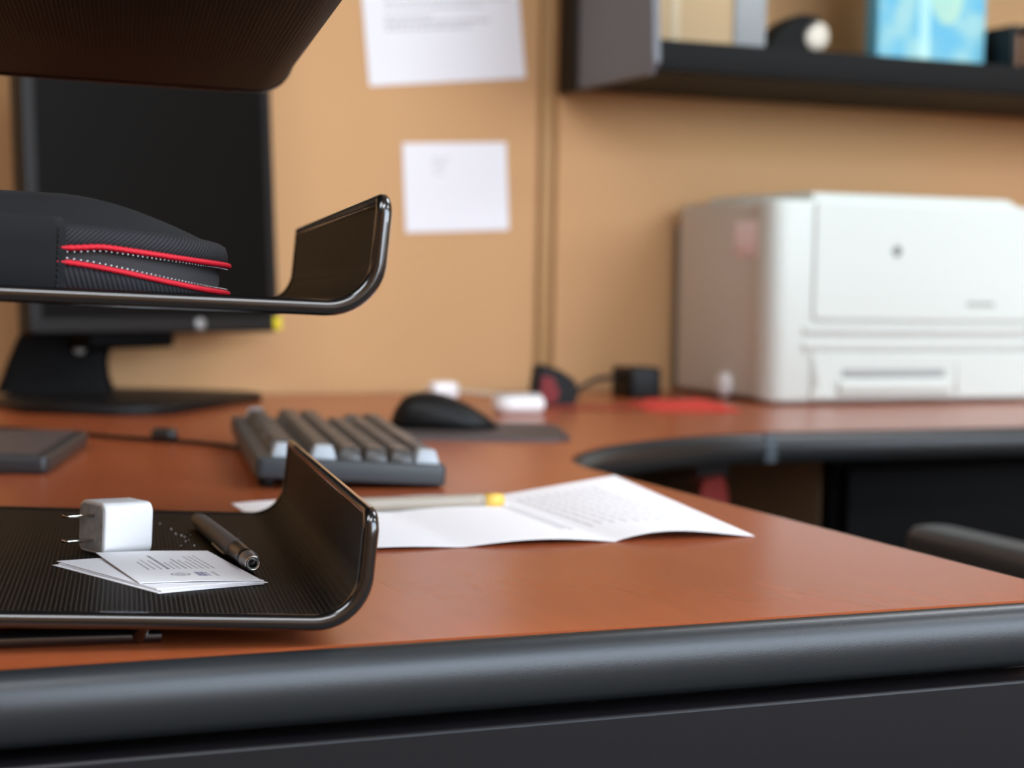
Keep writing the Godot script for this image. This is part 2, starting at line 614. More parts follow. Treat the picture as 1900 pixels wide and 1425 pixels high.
func trays() -> void:
	var t := Node3D.new()
	t.name = numbered("desk_tray_stack")
	add_child(t)
	t.transform = tray_frame
	tag(t, "stack of three black wire mesh letter trays at the left", "letter tray")
	var deep := 0.377
	for tier in 3:
		var y := SLOT * tier
		var dx := -0.007 if tier == 2 else 0.0     # the topmost tray sits a little to the left
		var s := Shape.new()
		var inner := tray_profile(0.0005, 0.0458)
		var outer := tray_profile(-0.0005, 0.0458)
		outer.reverse()
		var ring := inner + outer
		var rings := []
		for z in [0.0, -0.05, -0.19, -0.33, -deep]:
			var r := PackedVector3Array()
			for v in ring:
				r.append(Vector3(v.x + dx, v.y + y + sag(tier, v.x), z))
			rings.append(r)
		s.loft(rings)
		var tray := part("tray", s, M.mesh, t, ["lowest mesh tray holding cards and charger", "middle mesh tray holding the black case", "topmost mesh tray seen from below"][tier])
		# rim wire: round the front, back along the top of each side, round the rear
		var pts := []
		var rad := []
		var prof := tray_profile(0.0)
		var n := prof.size()
		for i in n:
			pts.append(Vector3(prof[i].x, prof[i].y + y + sag(tier, prof[i].x), 0))
			rad.append(0.0035)
		for k in range(1, 5):
			var q := PI / 2 * k / 4
			pts.append(Vector3(0.0012, y + 0.0400 + 0.006 * sin(q), -0.006 * (1 - cos(q))))
			rad.append(0.0035 - 0.00015 * k)
		for k in range(1, 9):
			pts.append(Vector3(0.0012, y + 0.0460, lerpf(-0.006, -deep + 0.006, k / 8.0)))
			rad.append(lerpf(0.0029, 0.0022, k / 8.0))
		for k in range(1, 4):
			var q := PI / 2 * k / 4
			pts.append(Vector3(0.0012, y + 0.0400 + 0.006 * cos(q), -deep + 0.006 * (1 - sin(q))))
			rad.append(0.0019)
		for i in range(n - 1, -1, -1):
			pts.append(Vector3(prof[i].x, prof[i].y + y + sag(tier, prof[i].x), -deep))
			rad.append(0.0019)
		for k in range(1, 5):
			var q := PI / 2 * k / 4
			pts.append(Vector3(-0.2532, sag(tier, -0.2532) + y + 0.0400 + 0.006 * sin(q), -deep + 0.006 * (1 - cos(q))))
			rad.append(0.0019)
		for k in range(1, 9):
			pts.append(Vector3(-0.2532, sag(tier, -0.2532) + y + 0.0460, lerpf(-deep + 0.006, -0.006, k / 8.0)))
			rad.append(0.0022)
		for k in range(1, 4):
			var q := PI / 2 * k / 4
			pts.append(Vector3(-0.2532, sag(tier, -0.2532) + y + 0.0400 + 0.006 * cos(q), -0.006 * (1 - sin(q))))
			rad.append(0.003)
		s = Shape.new()
		for i in pts.size():
			pts[i] += Vector3(dx, 0, 0)
		s.tube(pts, rad, 14, true)
		part("rim", s, M.wire, tray)
	# base rods on the desk, with the little welded struts that carry the lowest tray
	var s := Shape.new()
	s.tube([Vector3(-0.30, -0.0151, -0.002), Vector3(-0.2, -0.0120, -0.0095), Vector3(-0.1269, -0.0096, -0.0136), Vector3(-0.0834, -0.0083, -0.0172)], 0.0033, 14)
	part("base_rod", s, M.wire, t)
	s = Shape.new()
	s.tube([Vector3(-0.0880, 0.0005, -0.001), Vector3(-0.0905, -0.0035, -0.009), Vector3(-0.0930, -0.0087, -0.0162)], [0.0024, 0.0026, 0.0037], 10)
	part("strut", s, M.wire, t)
	s = Shape.new()
	s.tube([Vector3(-0.30, -0.0101, -0.36), Vector3(-0.09, -0.0038, -0.36)], 0.0027, 10)
	part("base_rod", s, M.wire, t)
	for z in [-0.02, -0.36]:
		s = Shape.new()
		s.tube([Vector3(-0.2575, -0.002, z), Vector3(-0.2575, 0.16, z), Vector3(-0.2575, SLOT * 2 + 0.05, z)], 0.0032, 10)
		part("upright", s, M.wire, t)


# ---------------------------------------------------------------- on the trays
func on_tray(o: Node3D, x: float, y: float, z: float, turn: float) -> void:
	o.transform = tray_frame * Transform3D(Basis(Vector3.UP, turn), Vector3(x, y + 0.0006 + (sag(0, x) if y < 0.1 else 0.0), z))

func egg(k: float, y, hw: float, hd: float, seg := 96) -> PackedVector3Array:
	var r := PackedVector3Array()
	for i in seg:
		var q := TAU * i / seg
		var c := cos(q)
		var sn := sin(q)
		var e := 2.0 / 2.7
		var x := (hw - k) * signf(c) * pow(absf(c), e)
		var z := (hd - k) * signf(sn) * pow(absf(sn), e)
		r.append(Vector3(x, y.call(x) if y is Callable else y, z))
	return r

func zip_case() -> void:
	var hw := 0.098
	var hd := 0.080
	var cx := -0.155
	var o := thing("zipper_case", "black fabric hard case with open red zipper on the middle tray", "case", Vector3.ZERO)
	on_tray(o, cx, SLOT, -0.105, 0.0)
	var low := func(x: float) -> float: return lerpf(0.0146, 0.0040, smoothstep(0.015, 0.108, x))
	var high := func(x: float) -> float: return lerpf(0.0216, 0.0155, smoothstep(0.01, 0.108, x)) - 0.0022 * smoothstep(0.045, 0.026, x)
	var band := func(x: float) -> float: return 0.0292 - 0.003 * smoothstep(0.02, 0.1, x)
	var s := Shape.new()
	s.loft([egg(0.006, 0.0, hw, hd), egg(0.0025, func(x): return low.call(x) * 0.1, hw, hd), egg(0.0008, func(x): return low.call(x) * 0.3, hw, hd), egg(0.0, func(x): return low.call(x) * 0.6, hw, hd), egg(0.0, low, hw, hd), egg(0.003, low, hw, hd)])
	part("lower_shell", s, M.twill1, o)
	s = Shape.new()
	s.loft([egg(0.0042, func(x): return low.call(x) - 0.001, hw, hd), egg(0.0035, func(x): return lerpf(low.call(x), high.call(x), 0.5), hw, hd), egg(0.0042, func(x): return high.call(x) + 0.001, hw, hd)])
	part("lining", s, M.lining, o)
	s = Shape.new()
	s.loft([egg(0.003, high, hw, hd), egg(0.0, high, hw, hd), egg(0.0, func(x): return lerpf(high.call(x), band.call(x), 0.5), hw, hd), egg(0.0012, func(x): return lerpf(high.call(x), band.call(x), 0.85), hw, hd), egg(0.004, band, hw, hd), egg(0.0075, func(x): return band.call(x) + 0.0008, hw, hd)])
	part("upper_shell", s, M.twill0, o)
	s = Shape.new()
	var rings := []
	for k in 14:
		var q := k / 13.0
		var ins := 0.007 + 0.071 * q
		var lift := 0.0175 * (1.0 - (1.0 - q) ** 1.8)
		rings.append(egg(ins, func(x): return band.call(x) - 0.0006 + lift + 0.00001, hw, hd))
	s.loft(rings)
	part("lid", s, M.cloth, o)
	# smooth spine cloth wrapped over the front left, its edge stitched
	s = Shape.new()
	var i0 := 32
	var i1 := 44
	var sp := []
	for lv in [[-0.0002, 0.0010], [-0.0014, 0.003], [-0.0017, 0.012], [-0.0016, 0.022], [-0.0008, 0.028], [0.003, 0.0308], [0.0085, 0.0325]]:
		var e := egg(lv[0], lv[1], hw, hd, 144)
		var r := PackedVector3Array()
		for i in range(i0, i1 + 25):
			r.append(e[i])
		sp.append(r)
	var inner := []
	for lv in [[0.004, 0.0010], [0.003, 0.003], [0.003, 0.012], [0.003, 0.022], [0.0045, 0.027], [0.008, 0.029], [0.012, 0.030]]:
		var e := egg(lv[0], lv[1], hw, hd, 144)
		for r in [e]:
			var b := PackedVector3Array()
			for i in range(i0, i1 + 25):
				b.append(e[i])
			b.reverse()
			inner.append(b)
	var rings2 := []
	for k in sp.size():
		var r: PackedVector3Array = sp[k].duplicate()
		r.append_array(inner[k])
		rings2.append(r)
	s.loft(rings2)
	var spine := part("spine", s, M.cloth, o, "smooth cloth spine covering the left end of the zipper")
	s = Shape.new()
	for k in 11:
		var y := 0.003 + 0.0024 * k
		var e0 := egg(-0.0017, y, hw, hd, 144)
		var a := e0[i0].lerp(e0[i0 + 1], 0.6)
		s.tube([a + Vector3(0, -0.0008, 0), a + Vector3(0.0002, 0, 0.0004), a + Vector3(0, 0.0008, 0)], 0.0003, 6)
	part("stitching", s, M.black_plastic, spine)
	# red coil on both lips of the opening, steel teeth inside it
	for k in 2:
		var fy: Callable = high if k == 0 else low
		var e := egg(-0.0006, func(x): return fy.call(x) + (0.0006 if k == 0 else -0.0006), hw, hd, 720)
		var pts := []
		var rad := []
		for i in range(-20, 164):
			pts.append(e[posmod(i, 720)])
			rad.append(0.00125 if posmod(i, 3) != 0 else 0.00095)
		s = Shape.new()
		s.tube(pts, rad, 8)
		var zp := part("zipper_tape", s, M.red, o, "upper red zipper edge" if k == 0 else "lower red zipper edge")
		s = Shape.new()
		var e2 := egg(-0.0002, func(x): return fy.call(x) + (-0.0011 if k == 0 else 0.0011), hw, hd, 720)
		for i in range(0, 161, 3):
			s.rbox(0.0005, 0.0006, 0.0008, 0.0001, 0.0001, Transform3D(Basis(Vector3.UP, -TAU * i / 720.0), e2[posmod(i, 720)] + Vector3(0, -0.0003, 0)), 1)
		part("teeth", s, M.steel, zp).set_meta("kind", "stuff")


func charger() -> void:
	var o := thing("phone_charger", "white cube phone charger lying on its side with two prongs", "charger", Vector3.ZERO)
	on_tray(o, -0.1087, 0.0, -0.1776, 0.0)
	o.basis = tray_frame.basis.orthonormalized() * Basis(Vector3.UP, 0.53)
	# local x runs along the wide bright side away from the prongs; -z is depth
	var a := 0.0268
	var s := Shape.new()
	var face := Shape.rrect(a, a, 0.0052, 6)
	s.prism(face, [[0.0, 0.0012], [0.0003, 0.0005], [0.0009, 0.0001], [0.002, 0.0], [0.0265, 0.0], [0.0275, 0.0003], [0.0281, 0.0012], [0.0284, 0.0026]], Transform3D(Basis(Vector3(0, 1, 0), Vector3(1, 0, 0), Vector3(0, 0, -1)), Vector3(0, a / 2, -a / 2)))
	part("body", s, mat(rgb(252, 252, 252), 0.32), o)
	s = Shape.new()
	s.prism(Shape.rrect(a - 0.0034, a - 0.0034, 0.0038, 6), [[-0.0003, 0.0004], [0.0, 0.0], [0.001, 0.0]], Transform3D(Basis(Vector3(0, 1, 0), Vector3(1, 0, 0), Vector3(0, 0, -1)), Vector3(0, a / 2, -a / 2)))
	part("face_plate", s, M.face_plastic, o, "plug face around the prongs with its shade painted in grey")
	for y in [-0.00635, 0.00635]:
		s = Shape.new()
		# a blade: 1.5 mm thick, 6 mm wide, its far end rounded
		s.prism(PackedVector2Array([Vector2(0.0, -0.0031), Vector2(0.0, 0.0031), Vector2(-0.0135, 0.0031), Vector2(-0.0155, 0.0022), Vector2(-0.0163, 0.0008), Vector2(-0.0163, -0.0008), Vector2(-0.0155, -0.0022), Vector2(-0.0135, -0.0031)]), [[-0.00075, 0.0003], [-0.00045, 0.0], [0.00045, 0.0], [0.00075, 0.0003]], T(-0.0002, a / 2 + y, -a / 2))
		part("prong", s, M.chrome, o)


func card_print(kind: int) -> ImageTexture:
	var im := Image.create(356, 204, false, Image.FORMAT_RGB8)
	im.fill(rgb(251, 251, 254))
	var rng := RandomNumberGenerator.new()
	rng.seed = 70 + kind
	if kind == 0:
		# small grey lines of contact text, a round seal and a bold blue word with a grey word after it
		var rows := [[0.30, 0.20, 0.34], [0.36, 0.13, 0.40], [0.42, 0.19, 0.40], [0.51, 0.02, 0.40], [0.60, 0.20, 0.36], [0.66, 0.24, 0.44], [0.72, 0.10, 0.40]]
		var y := 56
		for r in [[118, 214, 4, 168], [118, 236, 3, 168], [118, 224, 3, 168], [60, 222, 5, 120], [150, 228, 3, 165], [150, 228, 3, 165], [96, 214, 4, 160], [120, 226, 3, 160], [136, 226, 3, 165], [80, 226, 3, 165], [70, 222, 3, 165], [70, 228, 3, 165]]:
			var x: int = r[0]
			while x < r[1]:
				var w := rng.randi_range(4, 13)
				im.fill_rect(Rect2i(356 - 222 + (x - r[0]), y - 12, mini(w, r[1] - x), r[2]), rgb(r[3], r[3], r[3] + 4))
				x += w + 2
			y += 11 if y < 100 else 10
		for a in 60:
			var q := TAU * a / 60.0
			for rr in [17, 15, 9, 5]:
				im.fill_rect(Rect2i(70 + int(rr * cos(q)), 84 + int(rr * 0.95 * sin(q)), 2, 2), rgb(165, 165, 172))
		for k in 4:
			im.fill_rect(Rect2i(50 + k * 11, 112, 8, 16), rgb(92, 92, 140))
			im.fill_rect(Rect2i(53 + k * 11, 116 + (k % 2) * 4, 3, 4), rgb(190, 190, 215))
		im.fill_rect(Rect2i(50, 131, 42, 2), rgb(120, 120, 160))
		for k in 5:
			im.fill_rect(Rect2i(48 + k * 10, 142, 7, 5), rgb(176, 176, 180))
	im.generate_mipmaps()
	return ImageTexture.create_from_image(im)

func cards() -> void:
	var printed := mat(Color.WHITE, 0.6, 0.0, 0.4)
	printed.albedo_texture = card_print(0)
	var plain := mat(rgb(250, 250, 254), 0.6, 0.0, 0.4)
	var spots := [
		[-0.0840, -0.0653, 0.545, 0.0000, "white business card lowest in the pile with its left corner showing"],
		[-0.0824, -0.0670, 0.530, 0.0005, "white business card second from bottom jutting out at lower left"],
		[-0.0845, -0.0705, 0.515, 0.0010, "blank white business card just under the printed card"],
		[-0.0922, -0.0832, 0.22, 0.0016, "top business card printed with grey lines and a round seal"]]
	for k in spots.size():
		var c = spots[k]
		var s := Shape.new()
		var bow := 0.0009 if k == 3 else 0.0001
		s.sheet(0.0945, 0.0575, 0.00036, func(a, b): return bow * (1.0 - absf(2 * b - 1)) * 0.5 + (0.0005 * a if k == 3 else 0.0), 4, 4)
		var o := part("business_card", s, printed if k == 3 else plain, self)
		tag(o, c[4], "business card", "pile of business cards")
		# the card's near corner sits at (x, z); its long side runs into the tray
		on_tray(o, c[0], c[3], c[1], 0.0)
		var long := Vector2(-sin(c[2]), -cos(c[2]))
		var wide := Vector2(cos(c[2]), -sin(c[2]))
		var b := Basis(Vector3(long.x, 0, long.y), Vector3.UP, Vector3(wide.x, 0, wide.y))
		o.basis = tray_frame.basis * b


func pen() -> void:
	var o := thing("pen", "dark grey click pen with black grip lying on the mesh tray", "pen", Vector3.ZERO)
	var a := Vector3(-0.0379, 0.0052, -0.127)
	var far := Vector3(-0.0580, 0.0050, -0.305)
	var dir := (far - a).normalized()
	var side := Vector3.UP.cross(dir).normalized()
	o.transform = tray_frame * Transform3D(Basis(dir, dir.cross(side) * -1.0, side).orthonormalized(), Vector3(a.x, a.y + 0.0010, a.z))
	var xf := Transform3D(Basis(Vector3(0, -1, 0), Vector3(1, 0, 0), Vector3(0, 0, 1)), Vector3.ZERO)
	var s := Shape.new()
	s.lathe([Vector2(0.0, 0.046), Vector2(0.0049, 0.0455), Vector2(0.0051, 0.047), Vector2(0.0051, 0.10), Vector2(0.0047, 0.162), Vector2(0.0040, 0.1725), Vector2(0.003, 0.174), Vector2(0.0, 0.174)], 28, xf)
	var barrel := part("barrel", s, M.pen_barrel, o)
	s = Shape.new()
	s.tube([Vector3(0.052, 0.0025, 0.0050), Vector3(0.07, 0.0027, 0.0050), Vector3(0.09, 0.0025, 0.0049)], [0.0006, 0.0007, 0.0006], 8)
	part("lettering_strip", s, M.grey_knob, barrel)
	s = Shape.new()
	s.lathe([Vector2(0.0, 0.012), Vector2(0.0046, 0.0122), Vector2(0.0049, 0.020), Vector2(0.0046, 0.028), Vector2(0.0049, 0.036), Vector2(0.0048, 0.046), Vector2(0.0, 0.0462)], 28, xf)
	part("grip", s, M.pen_grip, o)
	s = Shape.new()
	s.lathe([Vector2(0.0030, 0.0040), Vector2(0.0030, 0.0005), Vector2(0.0036, 0.0), Vector2(0.0039, 0.0012), Vector2(0.0050, 0.010), Vector2(0.0049, 0.0125), Vector2(0.0, 0.0128), Vector2(0.0, 0.0042)], 28, xf)
	part("collar", s, M.pen_collar, o, "grey cone collar at the near end")
	s = Shape.new()
	s.lathe([Vector2(0.0029, 0.0), Vector2(0.0036, -0.0004), Vector2(0.0039, 0.0003), Vector2(0.0036, 0.0009), Vector2(0.0030, 0.0008)], 28, xf)
	part("ring", s, M.chrome, o, "bright metal ring around the black tip")
	s = Shape.new()
	s.lathe([Vector2(0.0, -0.0022), Vector2(0.0014, -0.0020), Vector2(0.0022, -0.0006), Vector2(0.0027, 0.002), Vector2(0.0, 0.004)], 20, xf)
	part("tip", s, M.pen_grip, o)


func crumbs() -> void:
	var rng := RandomNumberGenerator.new()
	rng.seed = 5
	var s := Shape.new()
	for c in [[-0.0783, -0.3164], [-0.066, -0.2580], [-0.0690, -0.2234], [-0.0675, -0.2640], [-0.0640, -0.2810], [-0.0660, -0.2410], [-0.0620, -0.2240], [-0.058, -0.2960], [-0.0346, -0.2794], [-0.036, -0.2580], [-0.0725, -0.2910], [-0.064, -0.2480], [-0.1315, -0.3480], [-0.0625, -0.2680], [-0.0705, -0.2710]]:
		var r := rng.randf_range(0.00022, 0.0005)
		s.lathe([Vector2(0, -r), Vector2(r * 0.9, -r * 0.4), Vector2(r, r * 0.3), Vector2(0, r)], 6, tray_frame * T(c[0], r + 0.0005 + sag(0, c[0]), c[1]))
	var o := part("crumbs", s, M.paper, self)
	tag(o, "scattered pale crumbs on the mesh tray beside the pen", "crumbs")
	o.set_meta("kind", "stuff")


# ---------------------------------------------------------------- on the desk
func letter() -> void:
	var im := Image.create(560, 432, false, Image.FORMAT_RGB8)
	im.fill(rgb(244, 244, 246))
	var rng := RandomNumberGenerator.new()
	rng.seed = 12
	for col in 9:
		var x := 386 + col * 14
		var y := 60
		while y < 330:
			var h := rng.randi_range(10, 34)
			im.fill_rect(Rect2i(x, y, 3, h), rgb(188, 188, 192))
			y += h + 5
	for col in 2:
		im.fill_rect(Rect2i(342 + col * 12, 110, 5, 230), rgb(176, 176, 180))
	im.generate_mipmaps()
	var m := mat(Color.WHITE, 0.75, 0.0, 0.3)
	m.albedo_texture = ImageTexture.create_from_image(im)
	var s := Shape.new()
	var lift := func(a: float, b: float) -> float:
		var u := (1.0 - a) * 0.279
		var v := 1.0 - b
		var h := 0.0
		if u < 0.093:
			var k := u / 0.093
			h = lerpf(0.0052 * pow(sin(PI * pow(k, 1.35)), 0.85), 0.013 * (1 - k), v)
		elif u < 0.188:
			h = lerpf(0.0030, 0.002, v) * sin(PI * (u - 0.093) / 0.095)
		else:
			h = 0.0018 * sin(PI * (u - 0.188) / 0.091)
		return 0.0003 + maxf(h, 0.0)
	s.sheet(0.279, 0.216, 0.0003, lift, 48, 8)
	var o := part("letter", s, m, self)
	tag(o, "white letter with fold creases lying open on the desk", "paper")
	o.transform = Transform3D(Basis(Vector3.UP, 0.352), Vector3(0.1498, DESK, -1.0787)) * T(-0.279, 0, -0.216)
	# slim pen across the back of the letter
	var p := thing("slim_pen", "slim pale pen with yellow end lying across the white letter", "pen", Vector3(-0.006, DESK + 0.0060, -1.188), 0.40)
	var xf := Transform3D(Basis(Vector3(0, -1, 0), Vector3(1, 0, 0), Vector3(0, 0, 1)), Vector3.ZERO)
	s = Shape.new()
	s.lathe([Vector2(0, -0.155), Vector2(0.003, -0.1545), Vector2(0.0044, -0.150), Vector2(0.0046, -0.02), Vector2(0.0044, -0.0125), Vector2(0, -0.0124)], 20, xf)
	part("barrel", s, mat(rgb(158, 147, 132), 0.4), p)
	s = Shape.new()
	s.lathe([Vector2(0, -0.0125), Vector2(0.0045, -0.0124), Vector2(0.0047, -0.004), Vector2(0.004, 0.001), Vector2(0, 0.0015)], 20, xf)
	part("cap", s, mat(rgb(226, 184, 84), 0.5), p, "yellow end cap")


func keyboard() -> void:
	var w := 0.139
	var long := 0.366
	var o := thing("keyboard", "black and grey mechanical keyboard behind the lower tray", "keyboard", Vector3(-0.0467, DESK, -1.2932), 0.205)
	o.basis = o.basis * Basis(Vector3.BACK, -0.05)
	o.position.y += 0.0005
	# local: x = 0 is the edge nearest the typist, z = 0 the end nearest the viewer
	var s := Shape.new()
	s.prism(Shape.rrect(w, long, 0.006, 4), Shape.round_levels(0.001, 0.0165, 0.0022), T(-w / 2, 0, -long / 2))
	part("case", s, M.kb_case, o)
	for z in [-0.03, -long + 0.03]:
		s = Shape.new()
		s.rbox(0.012, 0.0075, 0.02, 0.003, 0.001, T(-w + 0.01, -0.0062, z))
		part("foot", s, M.black_plastic, o)
	var unit := 0.01905
	var caps := {}
	var rows := [
		[[1.0, 0], [-1.0, 0], [1.0, 4], [-0.5, 0], [1.0, 4], [-0.5, 0], [1.0, 4], [-0.25, 0], [1.0, 3]],
		[[1.0, 13], [2.0, 1], [-0.25, 0], [1.0, 3]],
		[[1.5, 1], [1.0, 12], [1.5, 1], [-0.25, 0], [1.0, 3]],
		[[1.75, 1], [1.0, 11], [2.25, 1]],
		[[2.25, 1], [1.0, 10], [2.75, 1], [-1.25, 0], [1.0, 1]],
		[[1.25, 3], [6.25, 1], [1.25, 4], [-0.25, 0], [1.0, 3]]]
	rows[0][0] = [1.0, 1]
	for r in 6:
		var x := -0.0135 - unit * (5 - r) - (0.0095 if r == 0 else 0.0)
		var z := -0.0085
		var first := true
		for item in rows[r]:
			if item[0] < 0.0:
				z += item[0] * unit
				continue
			for k in item[1]:
				var u: float = item[0]
				if not caps.has(u):
					var c := Shape.new()
					var hw := unit / 2 - 0.0006
					var hl := u * unit / 2 - 0.0006
					var rings := []
					for lv in [[0.0, 0.0], [0.003, 0.0006], [0.0085, 0.0026], [0.0093, 0.0034]]:
						var ring := PackedVector3Array()
						for q in Shape.rrect(2 * (hw - lv[1]), 2 * (hl - lv[1]), 0.0016, 2):
							ring.append(Vector3(q.x, lv[0], q.y))
						rings.append(ring)
					c.loft(rings)
					caps[u] = c.mesh()
				var light := first or (r == 0 and z < -unit * 17.0) 
				var key := part("key", caps[u], M.key_light if light and r in [0, 1, 5] else M.key, o)
				key.position = Vector3(x, 0.0165, z - u * unit / 2)
				z -= u * unit
				first = false
	# the cord runs off to the left and carries a moulded bead
	s = Shape.new()
	var inv := o.transform.affine_inverse()
	var run := []
	for p in [Vector3(-0.205, 0.7455, -1.45), Vector3(-0.235, 0.7425, -1.535), Vector3(-0.27, 0.7423, -1.575), Vector3(-0.3125, 0.7425, -1.597), Vector3(-0.36, 0.7423, -1.62), Vector3(-0.43, 0.7423, -1.66), Vector3(-0.50, 0.7423, -1.69), Vector3(-0.58, 0.7423, -1.68)]:
		run.append(inv * p)
	var cv := Curve3D.new()
	for i in run.size():
		var tan3: Vector3 = (run[mini(i + 1, run.size() - 1)] - run[maxi(i - 1, 0)]) / 6.0
		cv.add_point(run[i], -tan3, tan3)
	cv.bake_interval = 0.008
	s.tube(Array(cv.get_baked_points()), 0.0021, 8)
	var cord := part("cord", s, M.black_plastic, o)
	s = Shape.new()
	var at: Vector3 = inv * Vector3(-0.3125, 0.7475, -1.597)
	var dirv: Vector3 = (inv.basis * Vector3(0.047, 0, 0.024)).normalized()
	s.tube([at - dirv * 0.013, at - dirv * 0.011, at - dirv * 0.009, at + dirv * 0.009, at + dirv * 0.011, at + dirv * 0.013], [0.003, 0.0058, 0.0065, 0.0065, 0.0058, 0.003], 14)
	part("cord_bead", s, M.bumper, cord)


func mouse_and_pad() -> void:
	var s := Shape.new()
	var o := thing("mouse_pad", "thin dark mouse pad lying under the black mouse", "mouse pad", Vector3(-0.04, DESK, -1.755), 0.08)
	s.prism(Shape.rrect(0.185, 0.175, 0.03, 6), [[0.0, 0.0], [0.0028, 0.0], [0.0034, 0.0006]])
	part("mat", s, M.pad, o)
	var m := thing("computer_mouse", "black computer mouse with humped back on its dark pad", "mouse", Vector3(-0.066, DESK + 0.0034, -1.775), 0.10)
	# long axis along x, the low button end to the left
	s = Shape.new()
	var rings := []
	var n := 26
	for i in n + 1:
		var u := float(i) / n
		var hgt := 0.0355 * pow(sin(PI * pow(u, 0.62)), 0.75) if i > 0 and i < n else 0.0008
		hgt = maxf(hgt * (1.0 if u > 0.12 else 0.75 + u * 2.0), 0.0008)
		var half := 0.031 * pow(maxf(1.0 - pow(absf(2 * u - 1), 3.0), 0.0004), 0.5) * (0.9 + 0.1 * u)
		var r := PackedVector3Array()
		for k in 20:
			var q := PI * k / 19.0
			r.append(Vector3(lerpf(-0.056, 0.054, u), hgt * pow(sin(q), 0.7) + 0.0004, half * signf(cos(q)) * pow(absf(cos(q)), 0.75)))
		rings.append(r)
	s.loft(rings)
	part("body", s, M.black_plastic, m)
	s = Shape.new()
	s.lathe([Vector2(0, -0.003), Vector2(0.007, -0.003), Vector2(0.0085, 0), Vector2(0.007, 0.003), Vector2(0, 0.003)], 16, Transform3D(Basis(Vector3.RIGHT, PI / 2), Vector3(-0.032, 0.0195, 0)))
	part("scroll_wheel", s, M.chair_plastic, m)


func sheet_print(w: int, h: int, lines: Array, c: Color) -> StandardMaterial3D:
	var im := Image.create(w, h, false, Image.FORMAT_RGB8)
	im.fill(rgb(236, 237, 240))
	var rng := RandomNumberGenerator.new()
	rng.seed = w
	for l in lines:
		var x: int = l[0]
		while x < l[1]:
			var k := rng.randi_range(8, 26)
			im.fill_rect(Rect2i(x, l[2], mini(k, l[1] - x), l[3]), c)
			x += k + 5
	im.generate_mipmaps()
	var m := mat(Color.WHITE, 0.8, 0.0, 0.3)
	m.albedo_texture = ImageTexture.create_from_image(im)
	return m

func wall_papers() -> void:
	var lines := []
	for k in 14:
		lines.append([60, 330 + (k * 37) % 120, 150 + k * 17, 6])
	lines += [[56, 190, 396, 7], [56, 350, 410, 7], [56, 300, 424, 7]]
	var s := Shape.new()
	s.sheet(0.22, 0.285, 0.0006, func(a, b): return 0.0004 + 0.004 * maxf(0.0, b - 0.75) * a, 6, 6)
	var o := part("pinned_sheet", s, sheet_print(440, 570, lines, rgb(190, 190, 194)), self)
	tag(o, "large white printed sheet pinned high on the tan wall", "paper")
	var face := Basis(Vector3.UP, YAW) * Basis(Vector3.RIGHT, PI / 2)
	o.transform = Transform3D(face, P(0.0993, 1.5095, 1.1378)) * Transform3D(Basis(Vector3.UP, 0.105), Vector3.ZERO) * T(0, 0, -0.285)
	s = Shape.new()
	s.sheet(0.1465, 0.117, 0.0005, func(a, b): return 0.0004 + 0.003 * maxf(0.0, b - 0.7), 4, 4)
	o = part("pinned_note", s, sheet_print(290, 232, [[80, 130, 40, 5], [80, 120, 52, 5], [82, 116, 64, 5], [84, 112, 78, 5]], rgb(205, 205, 210)), self)
	tag(o, "small blank-looking white note pinned below the large sheet", "note")
	o.transform = Transform3D(face, P(0.1455, 1.5095, 1.0665)) * Transform3D(Basis(Vector3.UP, 0.052), Vector3.ZERO)


